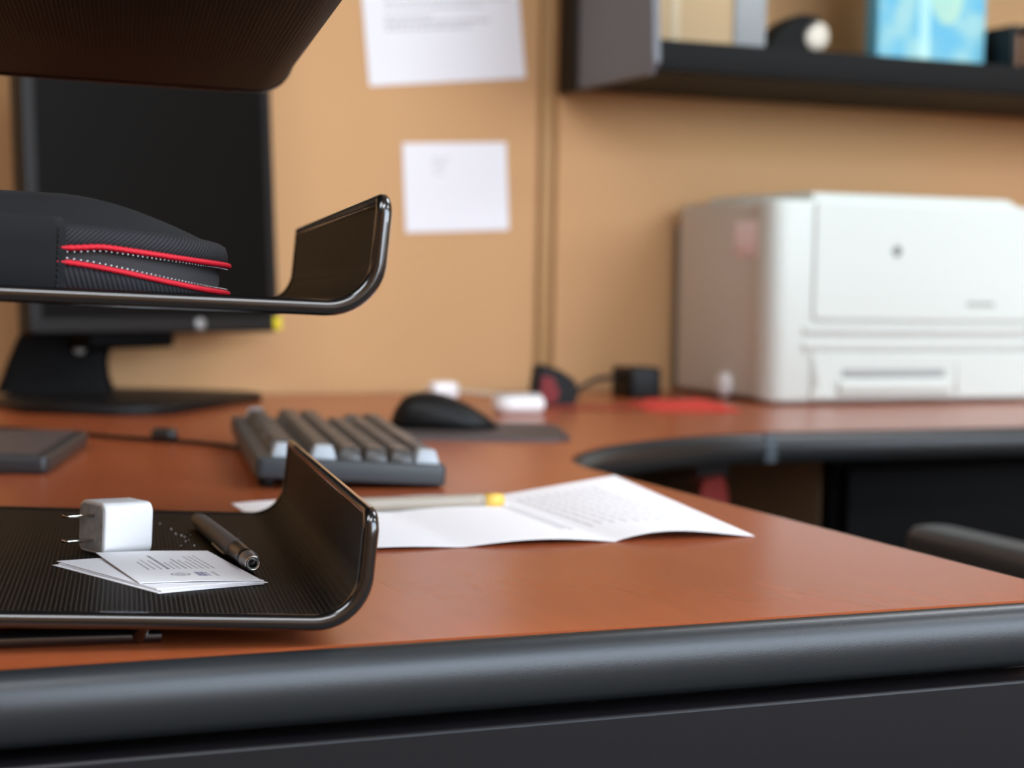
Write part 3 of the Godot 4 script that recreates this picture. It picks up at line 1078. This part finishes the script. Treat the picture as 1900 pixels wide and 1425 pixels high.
func monitor() -> void:
	var o := thing("monitor", "black flat monitor on a stand seen obliquely behind the trays", "monitor", P(-0.225, 1.385), 0.0)
	var yaw := 0.795
	var c := Vector3(-0.409, 0.0, -2.078)
	var hub := Transform3D(Basis(Vector3.UP, yaw) * Basis(Vector3.RIGHT, -0.075), Vector3(c.x, DESK + 0.082, c.z))
	var inv := Transform3D(Basis(), o.position).affine_inverse()
	var face := inv * hub
	var w := 0.345
	var h := 0.40
	var up := Transform3D(Basis(Vector3.RIGHT, PI / 2), Vector3(0, h / 2, 0))
	var s := Shape.new()
	s.prism(Shape.rrect(w, h, 0.006, 4), Shape.round_levels(-0.028, 0.0, 0.003), face * up)
	part("housing", s, M.bezel, o)
	s = Shape.new()
	s.prism(Shape.rrect(w - 0.03, h - 0.036, 0.001, 1), [[0.0, 0.0], [0.0006, 0.0002]], face * up)
	part("screen", s, M.screen, o)
	s = Shape.new()
	s.lathe([Vector2(0, 0.0), Vector2(0.0075, 0.0), Vector2(0.0075, 0.003), Vector2(0.005, 0.0045), Vector2(0, 0.0045)], 16, face * Transform3D(Basis(Vector3.RIGHT, PI / 2), Vector3(0.052, 0.0095, 0.0)))
	part("highlight_knob", s, M.grey_knob, o)  # added grey disc standing in for a small bright highlight on the bezel
	s = Shape.new()
	s.rbox(0.011, 0.016, 0.002, 0.0008, 0.0004, face * T(w / 2 - 0.004, 0.002, 0.0005))
	part("sticker", s, M.yellow, o, "small yellow sticker on the lower corner")
	# stand: broad neck sloping back to a flat foot
	s = Shape.new()
	var rings := []
	for k in 11:
		var q := k / 10.0
		var ctr := Vector3(lerpf(-0.480, -0.535, smoothstep(0.1, 0.9, q)), DESK + lerpf(0.20, 0.010, q), -2.085)
		var r := PackedVector3Array()
		for p in Shape.rrect(lerpf(0.125, 0.105, minf(q * 1.3, 1.0)) + 0.03 * pow(q, 6.0), 0.035 + 0.03 * pow(q, 3.0), 0.012, 3):
			r.append(inv * (Transform3D(Basis(Vector3.UP, 0.2), ctr) * Vector3(p.x, 0, p.y)))
		rings.append(r)
	s.loft(rings)
	var neck := part("neck", s, M.deep_black, o)
	s = Shape.new()
	s.rbox(0.12, 0.034, 0.05, 0.01, 0.006, face * T(-0.03, -0.016, -0.040))
	part("hinge", s, M.deep_black, o)
	s = Shape.new()
	s.lathe([Vector2(0, 0.0), Vector2(0.008, 0.0), Vector2(0.008, 0.004), Vector2(0.0055, 0.006), Vector2(0, 0.006)], 16, inv * Transform3D(Basis(Vector3.UP, 0.4) * Basis(Vector3.RIGHT, PI / 2), Vector3(-0.503, 0.803, -2.062)))
	part("neck_bolt", s, M.grey_knob, neck, "round grey bolt on the neck")
	s = Shape.new()
	var foot := PackedVector2Array()
	for p in [Vector2(-0.585, -2.10), Vector2(-0.53, -2.17), Vector2(-0.44, -2.175), Vector2(-0.33, -2.16), Vector2(-0.300, -2.13), Vector2(-0.330, -2.03), Vector2(-0.365, -1.90), Vector2(-0.42, -1.87), Vector2(-0.52, -1.89), Vector2(-0.57, -1.96)]:
		foot.append(Vector2(p.x - o.position.x, p.y - o.position.z))
	s.prism(foot, Shape.round_levels(0.0, 0.011, 0.003))
	part("foot", s, M.black_plastic, o)
	# the dark slim box at the left
	var b := thing("slim_box", "dark grey slim box lying on the desk at far left", "box", Vector3(-0.42, DESK, -1.44), 0.10)
	s = Shape.new()
	s.rbox(0.12, 0.014, 0.22, 0.006, 0.003, T(0, 0, 0))
	part("body", s, M.chair_plastic, b)
	s = Shape.new()
	s.rbox(0.10, 0.0012, 0.20, 0.004, 0.0005, T(0, 0.014, 0))
	part("lid", s, M.pad, b)


func printer() -> void:
	var o := thing("printer", "white boxy laser printer on the far desk under the shelf", "printer", Vector3(0.3222, DESK, -2.2130), YAW + 0.012)
	# local: x right along the front, z towards the viewer, front face at z = 0
	var W := 0.452
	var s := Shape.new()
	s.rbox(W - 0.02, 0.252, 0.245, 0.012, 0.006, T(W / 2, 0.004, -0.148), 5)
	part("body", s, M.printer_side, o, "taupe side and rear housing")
	s = Shape.new()
	s.rbox(W - 0.03, 0.225, 0.028, 0.006, 0.004, T(W / 2, 0.004, -0.276), 3)
	part("rear_cover", s, M.printer_line, o)
	s = Shape.new()
	s.prism(Shape.rrect(W, 0.055, 0.022, 8), Shape.round_levels(0.003, 0.257, 0.006), T(W / 2, 0, -0.0275))
	part("front_bezel", s, M.printer, o)
	# raised lid, its right end cut off at a slope
	var top := [Vector2(0.052, 0.253), Vector2(0.058, 0.268), Vector2(0.362, 0.268), Vector2(0.388, 0.2505), Vector2(0.41, 0.2495)]
	var rings := []
	for z in [-0.27, -0.262, -0.02, -0.008, -0.003]:
		var k: float = {-0.27: 0.006, -0.262: 0.0, -0.02: 0.0, -0.008: 0.0015, -0.003: 0.005}[z]
		var r := PackedVector3Array()
		for p in top:
			r.append(Vector3(p.x, p.y - (k if p.y > 0.26 else 0.0), z))
		rings.append(r)
	s = Shape.new()
	s.loft(rings, true, true, false, 255)
	part("lid", s, M.printer, o)
	# front door with badge, cassette with pull
	var stand := Basis(Vector3.RIGHT, PI / 2)
	s = Shape.new()
	s.prism(Shape.rrect(0.375, 0.150, 0.006, 4), Shape.round_levels(0.0, 0.006, 0.002), Transform3D(stand, Vector3(0.245, 0.182, -0.002)))
	var door := part("front_door", s, M.printer, o)
	s = Shape.new()
	var badge := []
	for k in 24:
		badge.append(Vector3(0.18 + 0.0055 * cos(TAU * k / 24), 0.196 + 0.0055 * sin(TAU * k / 24), 0.0042))
	s.tube(badge, 0.0012, 6, true)
	for k in [-0.0015, 0.0015]:
		s.tube([Vector3(0.18 + k - 0.001, 0.1925, 0.0042), Vector3(0.18 + k + 0.001, 0.1995, 0.0042)], 0.0009, 6)
	part("badge", s, mat(rgb(64, 64, 56), 0.5, 0.3), door, "small dark round badge")
	s = Shape.new()
	for k in 6:
		s.box(Vector3(0.292 + k * 0.0075, 0.1265, 0.0035), Vector3(0.297 + k * 0.0075, 0.132, 0.0043))
	part("model_lettering", s, M.printer_line, door)
	s = Shape.new()
	s.rbox(0.40, 0.010, 0.006, 0.001, 0.001, T(0.245, 0.0895, 0.0))
	part("groove_strip", s, M.printer_grey, o)
	s = Shape.new()
	s.rbox(0.40, 0.011, 0.006, 0.001, 0.001, T(0.245, 0.0685, 0.0))
	part("groove_strip", s, M.printer_grey, o)
	s = Shape.new()
	s.prism(Shape.rrect(0.375, 0.058, 0.004, 3), Shape.round_levels(0.0, 0.006, 0.002), Transform3D(stand, Vector3(0.245, 0.036, -0.002)))
	var tray := part("paper_tray", s, M.printer, o)
	s = Shape.new()
	s.rbox(0.158, 0.012, 0.003, 0.001, 0.0008, T(0.181, 0.034, 0.0035))
	part("pull_recess", s, mat(rgb(158, 160, 158), 0.6), tray)
	s = Shape.new()
	s.rbox(0.170, 0.018, 0.008, 0.002, 0.002, T(0.181, 0.0145, 0.005))
	part("pull_lip", s, M.printer, tray)
	s = Shape.new()
	s.rbox(0.005, 0.035, 0.002, 0.0008, 0.0005, T(0.0635, 0.022, 0.0045))
	part("tray_seam", s, M.printer_grey, tray)
	s = Shape.new()
	s.rbox(0.004, 0.045, 0.002, 0.0008, 0.0005, T(0.279, 0.012, 0.0045))
	part("tray_seam", s, M.printer_grey, tray)
	# left side: sticker and latch
	s = Shape.new()
	s.rbox(0.001, 0.046, 0.062, 0.0004, 0.0003, T(0.0096, 0.185, -0.082))
	part("sticker", s, mat(rgb(240, 224, 226), 0.7), o, "pale pink sticker on the side")
	s = Shape.new()
	s.lathe([Vector2(0, 0), Vector2(0.016, 0), Vector2(0.017, 0.006), Vector2(0.013, 0.011), Vector2(0, 0.012)], 20, Transform3D(Basis(Vector3.BACK, PI / 2), Vector3(0.0105, 0.018, -0.125)))
	part("side_knob", s, M.white_plastic, o, "pale round knob low on the side")


# ---------------------------------------------------------------- shelf and what stands on it
func shelf() -> void:
	var o := thing("wall_shelf", "black open shelf hung on the wall above the printer", "shelf", P(0.37, 1.51, 1.148), YAW)
	# local: x along the wall, z out of the wall
	var s := Shape.new()
	s.rbox(1.25, 0.039, 0.268, 0.004, 0.003, T(0.625 + 0.0105, 0, 0.136))
	part("board", s, M.shelf, o)
	var rings := []
	for e in [[0.0, 0.001], [0.001, 0.0], [0.009, 0.0], [0.010, 0.001]]:
		var r := PackedVector3Array()
		for p in [Vector2(0.030, -0.004), Vector2(0.262, -0.004), Vector2(0.278, 0.010), Vector2(0.275, 0.05), Vector2(0.245, 0.36), Vector2(0.030, 0.36)]:
			r.append(Vector3(e[0], p.y - signf(p.y - 0.1) * e[1], p.x - signf(p.x - 0.1) * e[1]))
		rings.append(r)
	s = Shape.new()
	s.loft(rings, true, true, false, 255)
	part("end_panel", s, M.shelf_side, o, "grey slanted end panel at the left")
	s = Shape.new()
	s.rbox(0.016, 0.37, 0.058, 0.002, 0.002, T(0.004, -0.006, 0.030))
	part("wall_bracket", s, M.black_metal, o)
	s = Shape.new()
	s.rbox(1.27, 0.02, 0.27, 0.004, 0.003, T(0.637, 0.36, 0.136))
	part("top_board", s, M.shelf, o)
	s = Shape.new()
	s.rbox(0.02, 0.32, 0.26, 0.002, 0.002, T(1.262, 0.039, 0.136))
	part("end_panel", s, M.shelf, o)


func shelf_things() -> void:
	var y := 1.188
	var b := thing("storage_box", "beige cardboard box at the left end of the shelf", "box", P(0.483, 1.40, y), YAW)
	var s := Shape.new()
	s.rbox(0.185, 0.22, 0.16, 0.003, 0.002, T(0, 0, 0))
	part("body", s, mat(rgb(186, 160, 122), 0.8), b)
	s = Shape.new()
	s.rbox(0.012, 0.218, 0.002, 0.0008, 0.0005, T(-0.04, 0.001, 0.0805))
	part("stripe", s, mat(rgb(206, 190, 158), 0.7), b, "paler vertical stripe")
	s = Shape.new()
	s.rbox(0.046, 0.215, 0.004, 0.001, 0.0008, T(0.068, 0.001, 0.0815))
	part("label_panel", s, mat(rgb(160, 164, 164), 0.6), b, "grey panel at the right of the box front")
	# tape dispenser: swooping black body with a pale roll
	var t := thing("tape_dispenser", "black tape dispenser with pale roll on the shelf", "tape dispenser", P(0.632, 1.33, y), YAW)
	var prof := PackedVector2Array([Vector2(-0.06, 0), Vector2(-0.056, 0.012), Vector2(-0.045, 0.030), Vector2(-0.028, 0.046), Vector2(-0.006, 0.055), Vector2(0.014, 0.054), Vector2(0.022, 0.049), Vector2(0.014, 0.043), Vector2(0.002, 0.036), Vector2(-0.004, 0.022), Vector2(0.004, 0.010), Vector2(0.03, 0.006), Vector2(0.055, 0.004), Vector2(0.06, 0)])
	var rings := []
	for e in [[-0.022, 0.003], [-0.019, 0.0], [0.019, 0.0], [0.022, 0.003]]:
		var r := PackedVector3Array()
		for p in prof:
			r.append(Vector3(p.x * (1 - e[1] * 8), p.y * (1 - e[1] * 8), e[0]))
		rings.append(r)
	s = Shape.new()
	s.loft(rings)
	part("body", s, M.shelf, t)
	s = Shape.new()
	s.lathe([Vector2(0.008, -0.010), Vector2(0.0185, -0.010), Vector2(0.019, 0.0), Vector2(0.0185, 0.010), Vector2(0.008, 0.010)], 28, Transform3D(Basis(Vector3.RIGHT, PI / 2), Vector3(0.014, 0.028, 0.012)))
	part("tape_roll", s, mat(rgb(206, 198, 180), 0.4), t, "pale tape roll")
	# blue package standing upright
	var k := thing("blue_package", "light blue printed package standing upright on the shelf", "package", P(0.838, 1.34, y), YAW)
	var im := Image.create(128, 128, false, Image.FORMAT_RGB8)
	var fn := FastNoiseLite.new()
	fn.seed = 8
	fn.frequency = 0.018
	for yy in 128:
		for xx in 128:
			var v := clampf(fn.get_noise_2d(xx, yy) * 1.6 + 0.5, 0, 1)
			var c := rgb(84, 166, 196).lerp(rgb(140, 190, 192), v)
			if absf(xx - 54) < 7:
				c = c.lerp(rgb(178, 220, 214), 0.8)
			if Vector2(xx - 80, (yy - 62) * 0.7).length() < 20:
				c = c.lerp(rgb(186, 214, 178), 0.7)
			im.set_pixel(xx, yy, c)
	im.generate_mipmaps()
	var bm := mat(Color.WHITE, 0.45)
	bm.albedo_texture = ImageTexture.create_from_image(im)
	s = Shape.new()
	s.rbox(0.176, 0.20, 0.03, 0.003, 0.002, T(0, 0, 0))
	part("body", s, mat(rgb(104, 184, 212), 0.5), k)
	s = Shape.new()
	s.sheet(0.170, 0.194, 0.0006, func(a, b): return 0.0, 1, 1)
	var f := part("front_print", s, bm, k)
	f.transform = Transform3D(Basis(Vector3.RIGHT, PI / 2), Vector3(-0.085, 0.197, 0.0151))
	# dark wire holder with brown slats
	var h := thing("desk_organizer", "dark frame holder with brown dividers at right of blue package", "organizer", P(1.015, 1.33, y), YAW)
	s = Shape.new()
	for x in [-0.075, -0.005, 0.075]:
		s.rbox(0.008, 0.055, 0.10, 0.001, 0.001, T(x, 0, 0))
	s.rbox(0.158, 0.006, 0.10, 0.001, 0.001, T(0, 0.053, 0))
	s.rbox(0.158, 0.004, 0.10, 0.001, 0.001, T(0, 0, 0))
	part("frame", s, M.black_plastic, h)
	for i in 7:
		s = Shape.new()
		s.rbox(0.006, 0.044, 0.085, 0.001, 0.001, T(-0.064 + i * 0.0165 + (0.014 if i > 2 else 0.0), 0.0042, 0.003))
		part("divider", s, mat(rgb(128, 96, 72), 0.7), h)


# ---------------------------------------------------------------- the blurred small things along the wall
func clutter() -> void:
	var s := Shape.new()
	# white plug with its lead behind the mouse
	var o := thing("white_plug", "white cable plug lying behind the black mouse", "plug", Vector3(-0.086, DESK, -2.215), 0.35)
	s.rbox(0.036, 0.022, 0.026, 0.008, 0.006, T(0, 0, 0))
	part("plug_body", s, M.white_plastic, o)
	s = Shape.new()
	var run := []
	for k in 13:
		var q := k / 12.0
		run.append(Vector3(0.017 + 0.10 * q, 0.011 - 0.008 * q, 0.012 * sin(q * 5.0) + 0.03 * q))
	s.tube(run, 0.0026, 8)
	part("lead", s, mat(rgb(196, 184, 162), 0.5), o)
	o = thing("small_gadget", "rounded white gadget at the right of the black mouse", "gadget", Vector3(0.008, DESK, -2.02), 0.35)
	s = Shape.new()
	s.rbox(0.060, 0.020, 0.042, 0.018, 0.008, T(0, 0, 0), 6)
	part("shell", s, M.white_plastic, o)
	s = Shape.new()
	s.rbox(0.052, 0.002, 0.034, 0.014, 0.0008, T(0, 0.0198, 0), 6)
	part("top_plate", s, M.face_plastic, o)
	# black and dark red gadget at the wall joint
	o = thing("desk_gadget", "black and dark red gadget standing on the desk by the wall joint", "gadget", Vector3(0.052, DESK, -2.16), 0.2)
	var prof := PackedVector2Array([Vector2(-0.030, 0.0), Vector2(-0.029, 0.022), Vector2(-0.026, 0.046), Vector2(-0.018, 0.050), Vector2(0.004, 0.043), Vector2(0.022, 0.031), Vector2(0.028, 0.016), Vector2(0.022, 0.0)])
	var rings := []
	for e in [[-0.016, 0.10], [-0.012, 0.0], [0.012, 0.0], [0.016, 0.10]]:
		var r := PackedVector3Array()
		for p in prof:
			r.append(Vector3(p.x * (1 - e[1]), 0.0001 + p.y * (1 - e[1] * 0.5) , e[0]))
		rings.append(r)
	s = Shape.new()
	s.loft(rings)
	part("shell", s, M.black_plastic, o)
	s = Shape.new()
	s.prism(PackedVector2Array([Vector2(-0.024, -0.004), Vector2(-0.020, -0.036), Vector2(-0.006, -0.034), Vector2(0.002, -0.016), Vector2(-0.002, -0.003)]), Shape.round_levels(0, 0.004, 0.001), Transform3D(Basis(Vector3.RIGHT, PI / 2), Vector3(0, 0, 0.0155)))
	part("red_inset", s, mat(rgb(120, 24, 30), 0.6), o, "dark red inset on the near face")
	# power adapter and its cord along the wall
	o = thing("power_adapter", "black power adapter beside the printer against the wall", "power adapter", Vector3(0.163, DESK, -2.33), YAW)
	s = Shape.new()
	s.rbox(0.046, 0.040, 0.06, 0.006, 0.004, T(0, 0, 0))
	part("body", s, M.black_plastic, o)
	s = Shape.new()
	s.tube([Vector3(-0.022, 0.026, 0.0), Vector3(-0.04, 0.026, 0.004), Vector3(-0.06, 0.024, 0.006), Vector3(-0.085, 0.014, 0.012), Vector3(-0.098, 0.003, 0.02), Vector3(-0.115, 0.0035, 0.02)], 0.0034, 8)
	part("cord", s, M.black_plastic, o)
	s = Shape.new()
	s.rbox(0.014, 0.020, 0.014, 0.003, 0.002, T(-0.115, 0, 0.02))
	part("plug", s, mat(rgb(128, 118, 106), 0.6), o, "grey brown plug")
	# crumpled red cloth
	var rng := FastNoiseLite.new()
	rng.seed = 3
	rng.frequency = 0.9
	s = Shape.new()
	s.sheet(0.115, 0.10, 0.0016, func(a, b):
		var edge: float = minf(minf(a, 1 - a), minf(b, 1 - b)) * 5.0
		return 0.0003 + minf(edge, 1.0) * (0.006 + 0.006 * rng.get_noise_2d(a * 6.0, b * 5.0)), 20, 16)
	var c := part("red_cloth", s, M.red_cloth, self)
	tag(c, "crumpled bright red cloth on the desk before the printer", "cloth")
	c.transform = Transform3D(Basis(Vector3.UP, 0.15), Vector3(0.143, DESK, -2.185))
	s = Shape.new()
	s.sheet(0.09, 0.018, 0.0014, func(a, b): return 0.0003 + 0.003 * sin(a * 9.0) ** 2, 18, 2)
	c = part("red_strap", s, M.dull_red, self)
	tag(c, "narrow red strap lying left of the crumpled red cloth", "strap")
	c.transform = Transform3D(Basis(Vector3.UP, 0.06), Vector3(0.05, DESK, -2.105))
	# red tag hanging under the far desk
	o = thing("red_tag", "dim red tag hanging below the far desk near the wall", "tag", Vector3(0.232, 0.632, -2.02), 0.3)
	s = Shape.new()
	s.prism(PackedVector2Array([Vector2(-0.009, -0.045), Vector2(0.009, -0.045), Vector2(0.016, -0.03), Vector2(0.020, 0.0), Vector2(0.016, 0.03), Vector2(0, 0.038), Vector2(-0.016, 0.03), Vector2(-0.020, 0.0), Vector2(-0.016, -0.03)]), Shape.round_levels(-0.003, 0.003, 0.002), Transform3D(Basis(Vector3.RIGHT, PI / 2), Vector3(0, 0.0, 0)))
	part("body", s, mat(rgb(190, 60, 48), 0.6), o)
	s = Shape.new()
	s.tube([Vector3(0, 0.043, 0), Vector3(0.001, 0.06, 0), Vector3(0, 0.0765, 0)], 0.0012, 6)
	part("cord", s, M.dull_red, o)


func chair() -> void:
	var o := thing("office_chair", "black office chair with looped armrests at right of the desk", "chair", Vector3(0.68, 0, -1.59), YAW)
	# local: -z is where the sitter looks
	var s := Shape.new()
	s.prism(Shape.rrect(0.48, 0.46, 0.09, 6), Shape.round_levels(0.42, 0.50, 0.03))
	part("seat", s, M.chair_cloth, o)
	s = Shape.new()
	s.prism(Shape.rrect(0.44, 0.50, 0.08, 6), Shape.round_levels(0.0, 0.06, 0.025), Transform3D(Basis(Vector3.RIGHT, PI / 2 - 0.12), Vector3(0, 0.86, 0.27)))
	part("backrest", s, M.chair_cloth, o)
	s = Shape.new()
	s.tube([Vector3(0, 0.43, 0.1), Vector3(0, 0.45, 0.30), Vector3(0, 0.58, 0.31), Vector3(0, 0.70, 0.30)], 0.02, 8)
	part("back_bar", s, M.chair_plastic, o)
	for k in [-1, 1]:
		s = Shape.new()
		var loop := []
		for i in 28:
			var q := TAU * i / 28
			loop.append(Vector3(k * (0.27 + 0.012 * sin(q)), 0.545 + 0.095 * sin(q), 0.155 * signf(cos(q)) * pow(absf(cos(q)), 0.7) + 0.0))
		s.tube(loop, 0.017, 10, true)
		part("armrest", s, M.chair_plastic, o)
		s = Shape.new()
		s.prism(Shape.rrect(0.055, 0.25, 0.026, 5), Shape.round_levels(0.650, 0.680, 0.012), T(k * 0.282, 0, 0))
		part("arm_pad", s, M.chair_plastic, o)
	for k in [-1, 1]:
		s = Shape.new()
		s.rbox(0.06, 0.008, 0.16, 0.02, 0.002, T(k * 0.282, 0.642, 0.03))
		part("arm_plate", s, M.aluminium, o)
	s = Shape.new()
	s.lathe([Vector2(0, 0.08), Vector2(0.03, 0.08), Vector2(0.03, 0.26), Vector2(0.02, 0.26), Vector2(0.02, 0.42), Vector2(0, 0.42)], 16)
	part("column", s, M.black_metal, o)
	for k in 5:
		var q := TAU * k / 5
		var d := Vector3(cos(q), 0, sin(q))
		s = Shape.new()
		s.tube([d * 0.02 + Vector3.UP * 0.10, d * 0.16 + Vector3.UP * 0.095, d * 0.29 + Vector3.UP * 0.075], [0.026, 0.02, 0.014], 8)
		var leg := part("leg", s, M.black_plastic, o)
		s = Shape.new()
		s.lathe([Vector2(0, -0.02), Vector2(0.026, -0.02), Vector2(0.028, 0.0), Vector2(0.026, 0.02), Vector2(0, 0.02)], 16, Transform3D(Basis(Vector3.UP, -q) * Basis(Vector3.RIGHT, PI / 2), d * 0.29 + Vector3.UP * 0.0285))
		part("caster", s, M.black_plastic, leg)
